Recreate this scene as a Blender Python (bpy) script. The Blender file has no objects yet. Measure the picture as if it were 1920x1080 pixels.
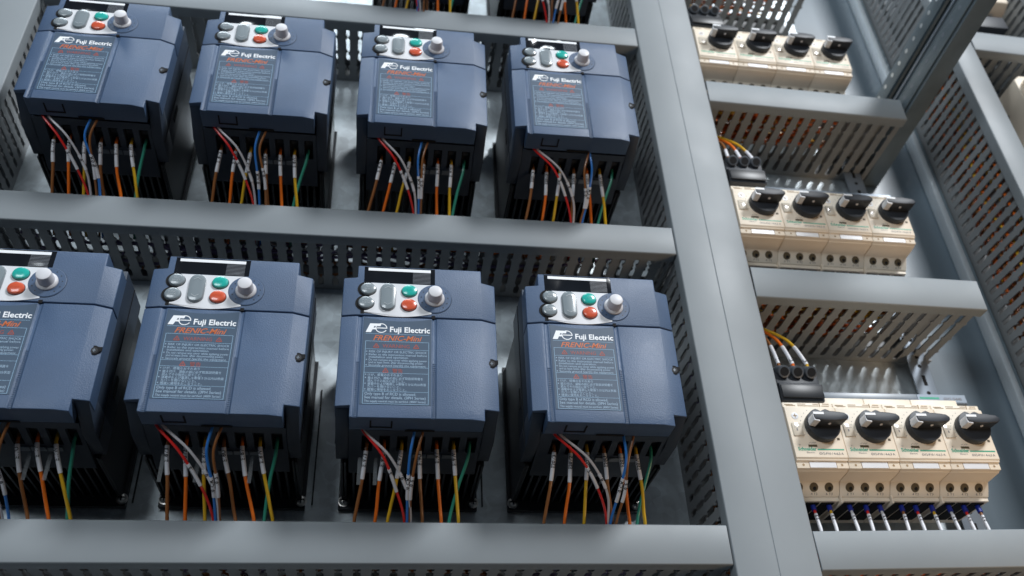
import bpy, bmesh, math, random
from mathutils import Vector, Matrix
random.seed(7)
PI = math.pi
S = 0.001                                   # every length below is in millimetres
scene = bpy.context.scene
COL = scene.collection

# ------------------------------------------------------------------ camera
R = [[0.9890299641, -0.1413023587, -0.0430508241],      # picture right
     [0.0455304269, 0.5688709621, -0.8211655185],       # picture down
     [0.1405229883, 0.8101971809, 0.5690639840]]        # view direction
cd = bpy.data.cameras.new('camera'); cam = bpy.data.objects.new('camera', cd); COL.objects.link(cam)
m = Matrix(((R[0][0], -R[1][0], -R[2][0]), (R[0][1], -R[1][1], -R[2][1]), (R[0][2], -R[1][2], -R[2][2])))
cam.matrix_world = Matrix.Translation(Vector((-25.618, -675.224, -324.402)) * S) @ m.to_4x4()
cd.sensor_width = 36; cd.lens = 1680.78 / 1920 * 36
cd.clip_start = 0.02; cd.clip_end = 50
cd.dof.use_dof = True; cd.dof.focus_distance = 0.640; cd.dof.aperture_fstop = 7.6
scene.camera = cam

# ------------------------------------------------------------------ light
world = bpy.data.worlds.new('World'); scene.world = world; world.use_nodes = True
bg = world.node_tree.nodes['Background']
bg.inputs[0].default_value = (0.50, 0.70, 1.0, 1); bg.inputs[1].default_value = 0.028

def area(name, loc, target, sx, sy, power, colour):
    l = bpy.data.lights.new(name, 'AREA'); l.shape = 'RECTANGLE'; l.size = sx; l.size_y = sy
    l.energy = power; l.color = colour
    o = bpy.data.objects.new(name, l); COL.objects.link(o)
    o.location = loc
    o.rotation_euler = (Vector(target) - Vector(loc)).to_track_quat('-Z', 'Y').to_euler()
    return o
area('key_lamp', (2.01, -2.771, 2.586), (0.1, 0, 0.1), 0.7, 0.7, 165, (0.94, 0.97, 1.0))
area('front_fill_lamp', (-1.0, -2.4, 0.50), (-0.1, 0, 0.0), 1.2, 0.6, 25, (0.86, 0.94, 1.0))  # unseen fill, added to brighten the lower left and the hanging wires
area('ceiling_lamp', (-0.35, -0.85, 2.0), (0.0, 0, 0.1), 1.3, 0.25, 16, (0.86, 0.94, 1.0))
area('floor_bounce_lamp', (0.85, -0.50, -0.62), (0.44, 0, 0.12), 0.35, 0.35, 0.5, (1.0, 0.70, 0.42)).data.spread = math.radians(75)

vs = scene.view_settings
scene.display_settings.display_device = 'sRGB'
vs.view_transform = 'Standard'; vs.look = 'None'; vs.exposure = 0; vs.gamma = 1
vs.use_curve_mapping = False

# ------------------------------------------------------------------ materials
def mat(name, col, rough=0.5, metal=0.0, bump=0.0, bscale=900, var=0.0, vscale=40, coat=0.0, spec=0.5, trans=0.0, rvar=0.0, bdist=0.0004, bdetail=3):
    mt = bpy.data.materials.new(name); mt.use_nodes = True
    nt = mt.node_tree; b = nt.nodes['Principled BSDF']
    b.inputs['Base Color'].default_value = (*col, 1)
    b.inputs['Roughness'].default_value = rough
    b.inputs['Metallic'].default_value = metal
    b.inputs['Coat Weight'].default_value = coat
    b.inputs['Coat Roughness'].default_value = 0.12
    b.inputs['Specular IOR Level'].default_value = spec
    b.inputs['Transmission Weight'].default_value = trans
    if bump or var or rvar:
        tc = nt.nodes.new('ShaderNodeTexCoord')
    if bump:
        n = nt.nodes.new('ShaderNodeTexNoise'); n.inputs['Scale'].default_value = bscale; n.inputs['Detail'].default_value = bdetail
        nt.links.new(tc.outputs['Object'], n.inputs['Vector'])
        bp = nt.nodes.new('ShaderNodeBump'); bp.inputs['Strength'].default_value = bump; bp.inputs['Distance'].default_value = bdist
        nt.links.new(n.outputs['Fac'], bp.inputs['Height']); nt.links.new(bp.outputs['Normal'], b.inputs['Normal'])
    if var:
        n = nt.nodes.new('ShaderNodeTexNoise'); n.inputs['Scale'].default_value = vscale; n.inputs['Detail'].default_value = 5
        nt.links.new(tc.outputs['Object'], n.inputs['Vector'])
        mr = nt.nodes.new('ShaderNodeMapRange'); mr.inputs['From Min'].default_value = 0.3; mr.inputs['From Max'].default_value = 0.7
        mr.inputs['To Min'].default_value = 1 - var; mr.inputs['To Max'].default_value = 1 + var
        nt.links.new(n.outputs['Fac'], mr.inputs['Value'])
        mx = nt.nodes.new('ShaderNodeVectorMath'); mx.operation = 'SCALE'; mx.inputs[0].default_value = col
        nt.links.new(mr.outputs[0], mx.inputs['Scale']); nt.links.new(mx.outputs['Vector'], b.inputs['Base Color'])
    if rvar:
        n = nt.nodes.new('ShaderNodeTexNoise'); n.inputs['Scale'].default_value = vscale * 0.7; n.inputs['Detail'].default_value = 6
        nt.links.new(tc.outputs['Object'], n.inputs['Vector'])
        mr = nt.nodes.new('ShaderNodeMapRange'); mr.inputs['From Min'].default_value = 0.3; mr.inputs['From Max'].default_value = 0.7
        mr.inputs['To Min'].default_value = max(0.03, rough - rvar); mr.inputs['To Max'].default_value = rough + rvar
        nt.links.new(n.outputs['Fac'], mr.inputs['Value']); nt.links.new(mr.outputs[0], b.inputs['Roughness'])
    return mt

M = dict(
    duct=mat('duct_pvc', (0.238, 0.264, 0.282), 0.50, spec=0.45, bump=0.06, bscale=1500, var=0.07, vscale=11, rvar=0.09),
    duct_side=mat('duct_pvc_side', (0.222, 0.234, 0.242), 0.5, bump=0.06, bscale=1500, var=0.05, vscale=25),
    drive=mat('drive_plastic', (0.054, 0.096, 0.178), 0.46, bump=0.55, bscale=1300, var=0.07, vscale=30, rvar=0.05),
    body=mat('drive_plastic_shaded', (0.026, 0.039, 0.062), 0.5, bump=0.25, bscale=2000, var=0.06),  # same plastic as the covers, with shade put into a darker colour
    sheet=mat('label_sheet', (0.038, 0.072, 0.122), 0.5, var=0.05, vscale=60),
    sink=mat('heat_sink_alloy', (0.022, 0.025, 0.030), 0.45, metal=0.3),
    black=mat('black_plastic', (0.012, 0.014, 0.018), 0.4),
    hole=mat('hole_black', (0.004, 0.004, 0.005), 0.9),
    white=mat('keypad_white', (0.74, 0.75, 0.78), 0.28, coat=0.4),
    knob=mat('knob_white', (0.66, 0.66, 0.69), 0.45),
    ink=mat('white_ink', (0.85, 0.87, 0.90), 0.5),
    fine=mat('pale_blue_ink', (0.30, 0.42, 0.55), 0.5),
    line=mat('frame_ink', (0.26, 0.42, 0.58), 0.5),
    orange_ink=mat('orange_ink', (0.54, 0.125, 0.03), 0.5),
    red_ink=mat('red_ink', (0.34, 0.062, 0.04), 0.5),
    glass=mat('display_glass', (0.010, 0.012, 0.016), 0.10, spec=0.9, bump=1.0, bscale=52, bdist=0.0042, bdetail=0),
    display_line=mat('display_line', (0.16, 0.17, 0.19), 0.3),
    grey_btn=mat('grey_button', (0.22, 0.26, 0.285), 0.25, coat=0.5),
    teal_btn=mat('teal_button', (0.02, 0.42, 0.36), 0.25, coat=0.5),
    red_btn=mat('red_button', (0.62, 0.10, 0.045), 0.25, coat=0.5),
    btn_ink=mat('button_ink', (0.40, 0.44, 0.47), 0.4),
    steel=mat('screw_steel', (0.62, 0.60, 0.57), 0.28, metal=1.0),
    dark_steel=mat('dark_screw', (0.025, 0.025, 0.028), 0.7, metal=0.2),
    sleeve=mat('sleeve_white', (0.78, 0.78, 0.82), 0.4, var=0.05, vscale=200),
    clear=mat('clear_plastic', (0.45, 0.48, 0.50), 0.4, spec=0.2),
    sleeve_ink=mat('sleeve_ink', (0.012, 0.012, 0.014), 0.6),
    cream=mat('breaker_cream', (0.83, 0.725, 0.59), 0.48, bump=0.12, bscale=2500, var=0.04, vscale=40),
    cream_lite=mat('breaker_label', (0.72, 0.72, 0.74), 0.35),
    flap=mat('clear_flap', (0.62, 0.56, 0.47), 0.14, spec=0.6),
    brown_hole=mat('terminal_hole', (0.10, 0.072, 0.036), 0.7),
    groove=mat('cream_groove', (0.33, 0.21, 0.10), 0.6),
    green=mat('green_ink', (0.02, 0.34, 0.20), 0.45),
    grey_ink=mat('grey_ink', (0.13, 0.12, 0.13), 0.5),
    feed=mat('feed_block', (0.022, 0.027, 0.036), 0.5),
    rim=mat('socket_rim', (0.075, 0.088, 0.105), 0.4),
    busbar=mat('busbar_cover', (0.15, 0.18, 0.215), 0.35, var=0.15, vscale=60),
    frame=mat('frame_steel', (0.17, 0.215, 0.245), 0.42, metal=0.25, var=0.12, vscale=30),
    bracket=mat('bracket_zinc', (0.23, 0.27, 0.32), 0.4, metal=0.4),
    bright=mat('bright_zinc', (0.74, 0.80, 0.84), 0.38, metal=0.6),
    ferrule=mat('blue_ferrule', (0.010, 0.025, 0.26), 0.35),
)
M['clear'].node_tree.nodes['Principled BSDF'].inputs['Alpha'].default_value = 0.16
WIRE = {n: mat(n + '_insulation', c, 0.36, coat=0.15) for n, c in dict(
    brown=(0.30, 0.115, 0.035), orange=(0.85, 0.17, 0.012), yellow=(0.72, 0.42, 0.02), red=(0.72, 0.022, 0.018),
    white=(0.62, 0.60, 0.62), blue=(0.03, 0.20, 0.62), green=(0.03, 0.26, 0.18), violet=(0.2, 0.16, 0.3)).items()}

def galvanised(name, base, tint):
    mt = mat(name, base, 0.45, metal=0.55)
    nt = mt.node_tree; b = nt.nodes['Principled BSDF']
    tc = nt.nodes.new('ShaderNodeTexCoord')
    v = nt.nodes.new('ShaderNodeTexNoise'); v.inputs['Scale'].default_value = 26; v.inputs['Detail'].default_value = 8; v.inputs['Distortion'].default_value = 1.2
    w = nt.nodes.new('ShaderNodeTexVoronoi'); w.inputs['Scale'].default_value = 130
    for k in (v, w): nt.links.new(tc.outputs['Object'], k.inputs['Vector'])
    a = nt.nodes.new('ShaderNodeMath'); a.operation = 'MULTIPLY_ADD'; a.inputs[1].default_value = 0.25
    nt.links.new(w.outputs['Color'], a.inputs[0]); nt.links.new(v.outputs['Fac'], a.inputs[2])
    r = nt.nodes.new('ShaderNodeValToRGB')
    r.color_ramp.elements[0].position = 0.38; r.color_ramp.elements[0].color = (*[x * 0.8 for x in base], 1)
    r.color_ramp.elements[1].position = 0.82; r.color_ramp.elements[1].color = (*tint, 1)
    nt.links.new(a.outputs[0], r.inputs[0]); nt.links.new(r.outputs[0], b.inputs['Base Color'])
    q = nt.nodes.new('ShaderNodeMapRange'); q.inputs['To Min'].default_value = 0.32; q.inputs['To Max'].default_value = 0.52
    nt.links.new(v.outputs['Fac'], q.inputs['Value']); nt.links.new(q.outputs[0], b.inputs['Roughness'])
    return mt
M['galv'] = galvanised('galvanised_sheet', (0.52, 0.57, 0.60), (0.72, 0.79, 0.83))
M['panel'] = mat('blue_grey_panel', (0.105, 0.14, 0.17), 0.34, metal=0.0, var=0.06, vscale=8, rvar=0.06)

# ------------------------------------------------------------------ mesh builder
class MB:
    def __init__(s): s.v = []; s.f = []; s.m = []
    def add(s, vs_, fs, mi=0):
        o = len(s.v); s.v += [tuple(q) for q in vs_]
        for f in fs: s.f.append([o + i for i in f]); s.m.append(mi)
        return s
    def box(s, x0, x1, y0, y1, z0, z1, mi=0):
        return s.add([(x0, y0, z0), (x1, y0, z0), (x1, y1, z0), (x0, y1, z0), (x0, y0, z1), (x1, y0, z1), (x1, y1, z1), (x0, y1, z1)],
                     [(0, 3, 2, 1), (4, 5, 6, 7), (0, 1, 5, 4), (1, 2, 6, 5), (2, 3, 7, 6), (3, 0, 4, 7)], mi)
    def prism(s, poly, axis, a0, a1, mi=0):
        """poly: 2-D outline; axis 'x' -> (y,z), 'y' -> (x,z), 'z' -> (x,y)"""
        def P(p, a): return {'x': (a, p[0], p[1]), 'y': (p[0], a, p[1]), 'z': (p[0], p[1], a)}[axis]
        n = len(poly)
        return s.add([P(p, a0) for p in poly] + [P(p, a1) for p in poly],
                     [list(range(n)), list(range(2 * n - 1, n - 1, -1))] + [(i, i + n, (i + 1) % n + n, (i + 1) % n) for i in range(n)], mi)
    def flat(s, poly, y, mi=0):
        return s.add([(p[0], y, p[1]) for p in poly], [list(range(len(poly)))], mi)
    def disc(s, cx, cz, rx, rz, y, n=20, mi=0):
        return s.flat([(cx + rx * math.cos(2 * PI * i / n), cz + rz * math.sin(2 * PI * i / n)) for i in range(n)], y, mi)
    def lathe(s, cx, cz, prof, n=28, mi=0, sx=1.0, sz=1.0):
        """prof: (radius, y) from back to front round the y axis"""
        o = len(s.v)
        for r, y in prof:
            for i in range(n):
                a = 2 * PI * i / n; s.v.append((cx + sx * r * math.cos(a), y, cz + sz * r * math.sin(a)))
        for k in range(len(prof) - 1):
            for i in range(n):
                j = (i + 1) % n
                s.f.append([o + k * n + i, o + k * n + j, o + (k + 1) * n + j, o + (k + 1) * n + i]); s.m.append(mi)
        s.f.append([o + (len(prof) - 1) * n + i for i in range(n)]); s.m.append(mi)
        s.f.append([o + i for i in range(n)][::-1]); s.m.append(mi)
        return s
    def tube(s, path, r, n=8, mi=0):
        path = [Vector(p) for p in path]; o = len(s.v); up = Vector((0.3, 1, 0.1)).normalized()
        rr = r if isinstance(r, (list, tuple)) else [r] * len(path)
        for k, p in enumerate(path):
            t = (path[min(k + 1, len(path) - 1)] - path[max(k - 1, 0)]).normalized()
            a = t.cross(up)
            if a.length < 1e-4: a = t.cross(Vector((1, 0, 0)))
            a.normalize(); b = t.cross(a).normalized()
            for i in range(n):
                g = 2 * PI * i / n; s.v.append(tuple(p + (a * math.cos(g) + b * math.sin(g)) * rr[k]))
        for k in range(len(path) - 1):
            for i in range(n):
                j = (i + 1) % n; s.f.append([o + k * n + i, o + k * n + j, o + (k + 1) * n + j, o + (k + 1) * n + i]); s.m.append(mi)
        s.f.append([o + i for i in range(n)][::-1]); s.m.append(mi)
        s.f.append([o + (len(path) - 1) * n + i for i in range(n)]); s.m.append(mi)
        return s
    def mesh(s, name, mats, bevel=0, seg=2, angle=35, weld=False):
        me = bpy.data.meshes.new(name)
        bm = bmesh.new()
        bv = [bm.verts.new((a * S, b * S, c * S)) for a, b, c in s.v]
        for f, mi in zip(s.f, s.m):
            try:
                fc = bm.faces.new([bv[i] for i in f]); fc.material_index = mi
            except ValueError: pass
        if weld: bmesh.ops.remove_doubles(bm, verts=bm.verts, dist=1e-6)
        bmesh.ops.recalc_face_normals(bm, faces=bm.faces)
        if bevel:
            es = [e for e in bm.edges if len(e.link_faces) == 2 and e.calc_face_angle(0) > math.radians(angle)]
            bmesh.ops.bevel(bm, geom=es, offset=bevel * S, segments=seg, affect='EDGES', profile=0.5, clamp_overlap=True)
        bm.to_mesh(me); bm.free()
        for mt in (mats if isinstance(mats, (list, tuple)) else [mats]): me.materials.append(mt)
        me.polygons.foreach_set('use_smooth', [True] * len(me.polygons)); me.set_sharp_from_angle(angle=math.radians(32))
        return me
    def build(s, name, mats, parent=None, **k):
        return link(name, s.mesh(name, mats, **k), parent)

def link(name, me, parent=None):
    o = bpy.data.objects.new(name, me); COL.objects.link(o)
    if parent: o.parent = parent
    return o
def tag(o, label=None, cat=None, group=None, kind=None):
    for k, v in (('label', label), ('category', cat), ('group', group), ('kind', kind)):
        if v: o[k] = v
    return o
def thing(name, label, cat, loc=(0, 0, 0), group=None):
    o = bpy.data.objects.new(name, None); COL.objects.link(o); o.empty_display_size = 0.01
    o.location = Vector(loc) * S
    return tag(o, label, cat, group)
def copy_tree(o, parent=None):
    c = o.copy(); COL.objects.link(c)
    if parent: c.parent = parent
    for ch in list(o.children): copy_tree(ch, c)
    return c

def text_mb(txt, size, x, z, y, width=None, bold=0.0, shear=0.0, align='LEFT', mi=0, mb=None, tall=1.0):
    """flat lettering facing -y; z is the baseline; width squeezes it to that many mm"""
    cu = bpy.data.curves.new('t', 'FONT'); cu.body = txt; cu.size = size; cu.offset = bold * size; cu.shear = shear; cu.resolution_u = 2
    ob = bpy.data.objects.new('t', cu); COL.objects.link(ob)
    dg = bpy.context.evaluated_depsgraph_get(); me = bpy.data.meshes.new_from_object(ob.evaluated_get(dg))
    bpy.data.objects.remove(ob); bpy.data.curves.remove(cu)
    mb = mb or MB()
    if not me.vertices: return mb
    xs = [v.co.x for v in me.vertices]; x0, x1 = min(xs), max(xs)
    k = (width / (x1 - x0)) if width else 1.0
    off = {'LEFT': -x0 * k, 'CENTER': -(x0 + x1) / 2 * k}[align]
    mb.add([(x + v.co.x * k + off, y, z + v.co.y * tall) for v in me.vertices], [list(p.vertices) for p in me.polygons], mi)
    bpy.data.meshes.remove(me)
    return mb

# ================================================================== the setting
PL, PR = 2, 22                               # depth of the left and right mounting plates
MB().box(-520, 257, PL, PL + 2.5, -420, 900).build('mounting_plate', M['galv'])['kind'] = 'structure'
MB().box(259, 484, PR, PR + 2.5, -420, 900).build('mounting_plate', M['galv'])['kind'] = 'structure'
MB().box(486, 1100, PR + 8, PR + 10.5, -420, 1200).build('cabinet_back_wall', M['panel'])['kind'] = 'structure'

# pressed seams in the plate between the drives
for x in (-74, 58, -206):
    t = tag(MB().box(x, x + 1.2, PL - 1.0, PL - 0.1, -62, 38).build('plate_seam', M['black']),
            {-206: 'narrow dark slot in the metal plate, between the first two lower drives', -74: 'narrow dark slot in the metal plate, left of the third lower drive',
             58: 'narrow dark slot in the metal plate, left of the rightmost lower drive'}[x], 'slot', 'dark slots in the metal plate')

# ------------------------------------------------------------------ slotted cable ducts
def comb(mb, L, y0, y1, w0, w1, axis, pitch=12.5, slot=5.2, phase=0.0, base=7):
    """one slotted wall: along 0..L, from depth y0 (plate) to y1 (cover), thickness w0..w1"""
    D = y0 - y1
    def P(s_, d, w):
        return (s_, y0 - d, w) if axis == 'x' else (w, y0 - d, s_)
    def quad(poly):
        n = len(poly)
        mb.add([P(a, d, w0) for a, d in poly] + [P(a, d, w1) for a, d in poly],
               [list(range(n)), list(range(2 * n - 1, n - 1, -1))] + [(i, i + n, (i + 1) % n + n, (i + 1) % n) for i in range(n)])
    quad([(0, 0), (L, 0), (L, base), (0, base)])
    nodes = [0.24, 0.48, 0.74]
    s0 = phase
    while s0 < L:
        a, b = s0, s0 + pitch - slot
        a2, b2 = max(a, 0.0), min(b, L)
        if b2 - a2 > 1.2:
            l, r = [], []
            for d, e in [(base - 0.01, 0.9), (base + 1.6, 0.0)] + [q for nd in nodes for q in ((nd * D - 2.4, 0), (nd * D - 1.0, 1.5), (nd * D + 1.0, 1.5), (nd * D + 2.4, 0))] + [(D - 1.2, 0)]:
                l.append((max(a2 - e, 0), d)); r.append((min(b2 + e, L), d))
            quad(r + l[::-1])
        s0 += pitch
def duct(name, label, axis, a0, a1, b0, b1, yp, yc, group, phase=0.0, tilt=0.0, seam=False, lip=11.5):
    """axis 'x': runs a0..a1 along x, b0..b1 in z;  axis 'z': runs a0..a1 along z, b0..b1 in x"""
    L = a1 - a0; W = b1 - b0
    org = (a0, 0, b0) if axis == 'x' else (b0, 0, a0)
    t = thing(name, label, 'cable duct', org, group)
    def Q(mb, s0, s1, w0, w1, y0, y1):
        return mb.box(s0, s1, y0, y1, w0, w1) if axis == 'x' else mb.box(w0, w1, y0, y1, s0, s1)
    c = MB()
    pr = [(0.0, yc + lip), (0.0, yc + 0.9), (0.9, yc), (W - 0.9, yc), (W, yc + 0.9), (W, yc + lip), (W - 1.5, yc + lip), (W - 1.5, yc + 1.6), (1.5, yc + 1.6), (1.5, yc + lip)]
    if seam:
        k = W * 0.5; pr[3:3] = [(k - 0.35, yc), (k - 0.2, yc + 0.5), (k + 0.2, yc + 0.5), (k + 0.35, yc)]
    # profile lies across the duct; prism along its run
    if axis == 'x': c.prism([(y, w) for w, y in pr], 'x', 0, L)
    else: c.prism([(w, y) for w, y in pr], 'z', 0, L)
    c.build('cover', M['duct'], t, bevel=0.25, seg=1)
    for w0, w1 in ((1.7, 3.1), (W - 3.1, W - 1.7)):
        wl = MB(); comb(wl, L - 2, yp - 0.2, yc + 2.0, w0, w1, axis, phase=phase); o = wl.build('side_wall', M['duct_side'], t)
        o.location = Vector((1, 0, 0) if axis == 'x' else (0, 0, 1)) * S
    Q(MB(), 1, L - 1, 3.2, W - 3.2, yp - 1.8, yp - 0.3).build('base', M['duct_side'], t)
    if tilt: t.rotation_euler = (0, math.radians(-tilt), 0)
    return t
GL, GR = 'grey slotted cable ducts on the left panel', 'grey slotted cable ducts on the right panel'
duct('cable_duct', 'grey slotted cable duct running along under the lower row of drives', 'x', -362, 225, -133, -104, PL, -78, GL, 3)
duct('cable_duct', 'grey slotted cable duct running between the two full rows of drives', 'x', -362, 225, 139, 169, PL, -78, GL, 7)
duct('cable_duct', 'grey slotted cable duct running above the upper row of drives', 'x', -362, 225, 411, 440, PL, -78, GL, 1)
duct('cable_duct', 'grey vertical cable duct in the top left corner of the picture', 'z', -420, 900, -426, -364, PL, -78, GL, 4)
duct('cable_duct', 'wide grey vertical cable duct dividing the drives from the breakers', 'z', -420, 900, 226, 289.5, PL, -78.6, GL, 2, seam=True)
duct('cable_duct', 'short grey cable duct under the bottom breaker row', 'x', 290.5, 506, -137, -108, PR, -78, GR, 5, tilt=1.0)
duct('cable_duct', 'short grey cable duct under the middle breaker row', 'x', 290.5, 506, 98, 130, PR, -78, GR, 2, tilt=-0.8)
duct('cable_duct', 'short grey cable duct under the top breaker row, meeting the steel strut', 'x', 290.5, 504, 337, 367, PR, -78, GR, 6, tilt=-1.4)
duct('cable_duct', 'dark slotted cable duct above the top breaker row, at the upper edge', 'x', 290.5, 470, 578, 608, PR, -78, GR, 6, tilt=-1.5)
duct('cable_duct', 'tall grey cable duct slanting through the right side behind the steel strut', 'z', -420, 900, 597, 626, PR, -78, GR, 3)
duct('cable_duct', 'short grey cable duct in the top right corner below the black terminal block', 'x', 627, 800, 456, 489, PR, -78, GR, 3, tilt=-2.5)
duct('cable_duct', 'slotted duct wall cut off by the top right corner of the picture', 'z', 500, 900, 738, 768, PR, -78, GR, 3)

# wires lying inside the ducts, glimpsed through their slots
def bundle(label, axis, a0, a1, b0, b1, y0, y1, n, cols):
    mb = MB(); ks = list(WIRE); mats = [WIRE[k] for k in ks]
    for i in range(n):
        w = random.uniform(b0 + 5, b1 - 5); y = random.uniform(y0, y1); q = []
        steps = max(5, int((a1 - a0) / 22))
        s0 = random.uniform(a0, a0 + (a1 - a0) * 0.35); s1 = random.uniform(a0 + (a1 - a0) * 0.65, a1)
        for k in range(steps + 1):
            a = s0 + (s1 - s0) * k / steps
            w = min(max(w + random.uniform(-3, 3), b0 + 5), b1 - 5); y = min(max(y + random.uniform(-5, 5), y0), y1)
            q.append((a, y, w) if axis == 'x' else (w, y, a))
        mb.tube(q, 1.5, 6, ks.index(random.choice(cols)))
    o = mb.build('wire_bundle', mats); tag(o, label, 'wires', 'wires inside the ducts', 'stuff')
warm = ['orange', 'orange', 'yellow', 'brown', 'brown']
bundle('orange and yellow wires inside the duct under the middle breakers', 'x', 292, 430, 98, 118, -66, -12, 40, warm)
bundle('orange and yellow wires inside the duct under the top breakers', 'x', 292, 450, 340, 356, -66, -12, 40, warm)
bundle('orange and yellow wires inside the duct under the bottom breakers', 'x', 292, 500, -134, -108, -55, 5, 14, warm + ['white'])
bundle('bright wires inside the slotted duct above the top breakers', 'x', 292, 460, 578, 606, -45, 5, 16, warm + ['white'])
bundle('orange wires inside the tall duct on the right side', 'z', -100, 560, 597, 616, -60, 5, 26, warm)
bundle('brown and orange wires inside the duct between the drive rows', 'x', -360, 224, 141, 167, -50, -10, 9, ['brown', 'brown', 'orange', 'violet', 'white'])
bundle('wires inside the duct under the lower drives', 'x', -360, 224, -131, -106, -50, -10, 9, ['brown', 'brown', 'orange', 'violet', 'white'])
bundle('dark glimpsed wires inside the wide vertical duct', 'z', -400, 600, 240, 286, -40, -10, 8, ['brown', 'violet'])

# ================================================================== motor drives
F = -140.6
def make_drive():
    t = thing('motor_drive', 'x', 'motor drive')
    # heat sink
    h = MB().box(-53.5, 53.5, -4.5, -0.2, -67, 62)
    for k in range(17):
        x = -48 + k * 6; h.box(x - 0.8, x + 0.8, -75, -4.6, -60, 60)
    h.box(-51, -49.6, -76, -4.6, -61, 60.5); h.box(49.6, 51, -76, -4.6, -61, 60.5)
    h.build('heat_sink', M['sink'], t)
    for x in (-49.5, 50.5):
        sc = MB().lathe(x, -61.3, [(4.3, -4.6), (4.3, -5.4), (3.4, -5.5), (3.4, -6.6), (2.6, -7.8), (1.2, -8.3)], 18)
        o = sc.build('mounting_screw', M['steel'], t)
        MB().box(x - 2.4, x + 2.4, -8.7, -7.7, -61.7, -60.9).box(x - 0.4, x + 0.4, -8.72, -7.72, -63.7, -58.9).build('cross_recess', M['hole'], o)
    # body
    b = MB().box(-54.3, 54.3, -122.5, -76.5, -40, 63).box(-43.5, 43.5, -127, -121, -44, 63)
    prof = [(-136.2, -48.7), (-108, -58.2), (-76.5, -58.2), (-76.5, -39), (-136.2, -39)]
    for x0, x1 in ((-54.31, -45.6), (45.6, 54.31)): b.prism(prof, 'x', x0, x1)
    b.build('body', M['body'], t, bevel=0.7, seg=2)
    for x in (-54.75, 54.31):
        MB().box(x, x + 0.44, -100.6, -99.8, -57, 62).build('side_seam', M['hole'], t)
        MB().box(x, x + 0.44, -93, -88, -22, -6).build('side_opening', M['hole'], t)
    # terminal block with seven wire openings in its slanted underside
    tb = MB(); ya, za, yb, zb = -118.5, -55.4, -62, -61.8
    xs = [-33 + 12 * k for k in range(7)]
    def sl(u): return ya + (yb - ya) * u, za + (zb - za) * u
    u0, u1 = 0.12, 0.47
    y0, z0 = sl(u0); y1, z1 = sl(u1)
    def plate(x0, x1, ua, ub):
        (p, q), (r, s_) = sl(ua), sl(ub); tb.prism([(p, q), (r, s_), (r + 1.0, s_ + 2.6), (p + 1.0, q + 2.6)], 'x', x0, x1)
    plate(-45.4, 45.4, 0, u0); plate(-45.4, 45.4, u1, 1.0)
    e = [-45.4] + [v for x in xs for v in (x - 3.6, x + 3.6)] + [45.4]
    for k in range(0, len(e), 2): plate(e[k], e[k + 1], u0, u1)
    tb.box(-45.4, 45.4, -64, -60.5, -61.3, -45)
    tb.build('terminal_block', M['body'], t)
    hb = MB().box(-45.2, 45.2, -118, -65, -52.3, -44.5)
    hb.build('terminal_cavity', M['hole'], t)
    clamps = MB()
    for x in xs: clamps.box(x - 2.4, x + 2.4, -108, -104, -53.4, -52.2)
    clamps.build('terminal_clamp', M['dark_steel'], t)
    st = MB(); (p, q), (r, s_) = sl(0.52), sl(0.60)
    for k in range(3):
        x0 = -1 + k * 10.4; st.prism([(p - 0.35, q - 0.9), (r - 0.35, s_ - 0.9), (r - 0.2, s_ - 0.3), (p - 0.2, q - 0.3)], 'x', x0, x0 + 9.2)
    st.build('marker_strip', M['busbar'], t)
    # ---- lower front cover
    def cover(name, ztop, zmid, zbot, xt, xb, notch_top):
        # columns: (x at top, x at bottom, depth)
        cols = [(-54.8, -54.8, 2.0), (-45, -45, 0), (-43.0, -43.4, 0), (-42.4, -42.6, 0.9), (-40.4, -40.2, 0.9), (-39.8, -39.4, 0.0), (8.6, 8.6, 0.0), (9.2, 9.2, 0.9), (11.3, 11.3, 0.9), (11.9, 11.9, 0),
                (xt, xb, 0), (44.6, 44.6, None), (54.8, 54.8, 4.2)]
        if notch_top: cols = [(-54.8, -54.8, 2.0), (-45, -45, 0), (43.6, 43.6, 0), (44.6, 44.6, None), (54.8, 54.8, 4.2)]
        rows = [ztop, zmid, zbot]; V = {}; mb = MB()
        def vert(ci, ri):
            if (ci, ri) not in V:
                xa, xb_, d = cols[ci]; u = (ztop - rows[ri]) / (ztop - zbot); x = xa + (xb_ - xa) * u
                if d is None:
                    xc = xt + (xb - xt) * u; d = 4.2 * (x - xc) / (54.8 - xc)
                V[(ci, ri)] = len(mb.v); mb.v.append((x, F + d, rows[ri]))
            return V[(ci, ri)]
        faces = []
        for ci in range(len(cols) - 1):
            for ri in range(2):
                outer = ci == 0 or ci == len(cols) - 2
                if outer and ((not notch_top and ri == 1) or (notch_top and ri == 0)): continue
                faces.append([vert(ci, ri), vert(ci, ri + 1), vert(ci + 1, ri + 1), vert(ci + 1, ri)])
        n = len(mb.v); yb_ = -121.8
        mb.v += [(x, yb_, z) for x, y, z in mb.v]
        edges = {}
        for f in faces:
            mb.f.append(f); mb.m.append(0); mb.f.append([i + n for i in f[::-1]]); mb.m.append(0)
            for a, b_ in zip(f, f[1:] + f[:1]): edges[(a, b_)] = 1
        for a, b_ in edges:
            if (b_, a) not in edges: mb.f.append([b_, a, a + n, b_ + n]); mb.m.append(0)
        return mb.build(name, M['drive'], t, bevel=0.75, seg=3, angle=48)
    lower = cover('front_cover', 21.3, -48.4, -57.0, 43.7, 35.3, False)
    upper = cover('top_cover', 65, 54.6, 22.3, 43.6, 43.6, True)
    # ribbing in the two grooves
    for x0, x1 in ((-42.2, -40.5), (9.4, 11.1)):
        rb = MB(); z = -56
        while z < -15: rb.box(x0, x1, F + 0.55, F + 1.0, z, z + 0.7); z += 1.5
        rb.build('groove_rib', M['drive'], lower)
    # latch in the underside
    la = MB()
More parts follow.
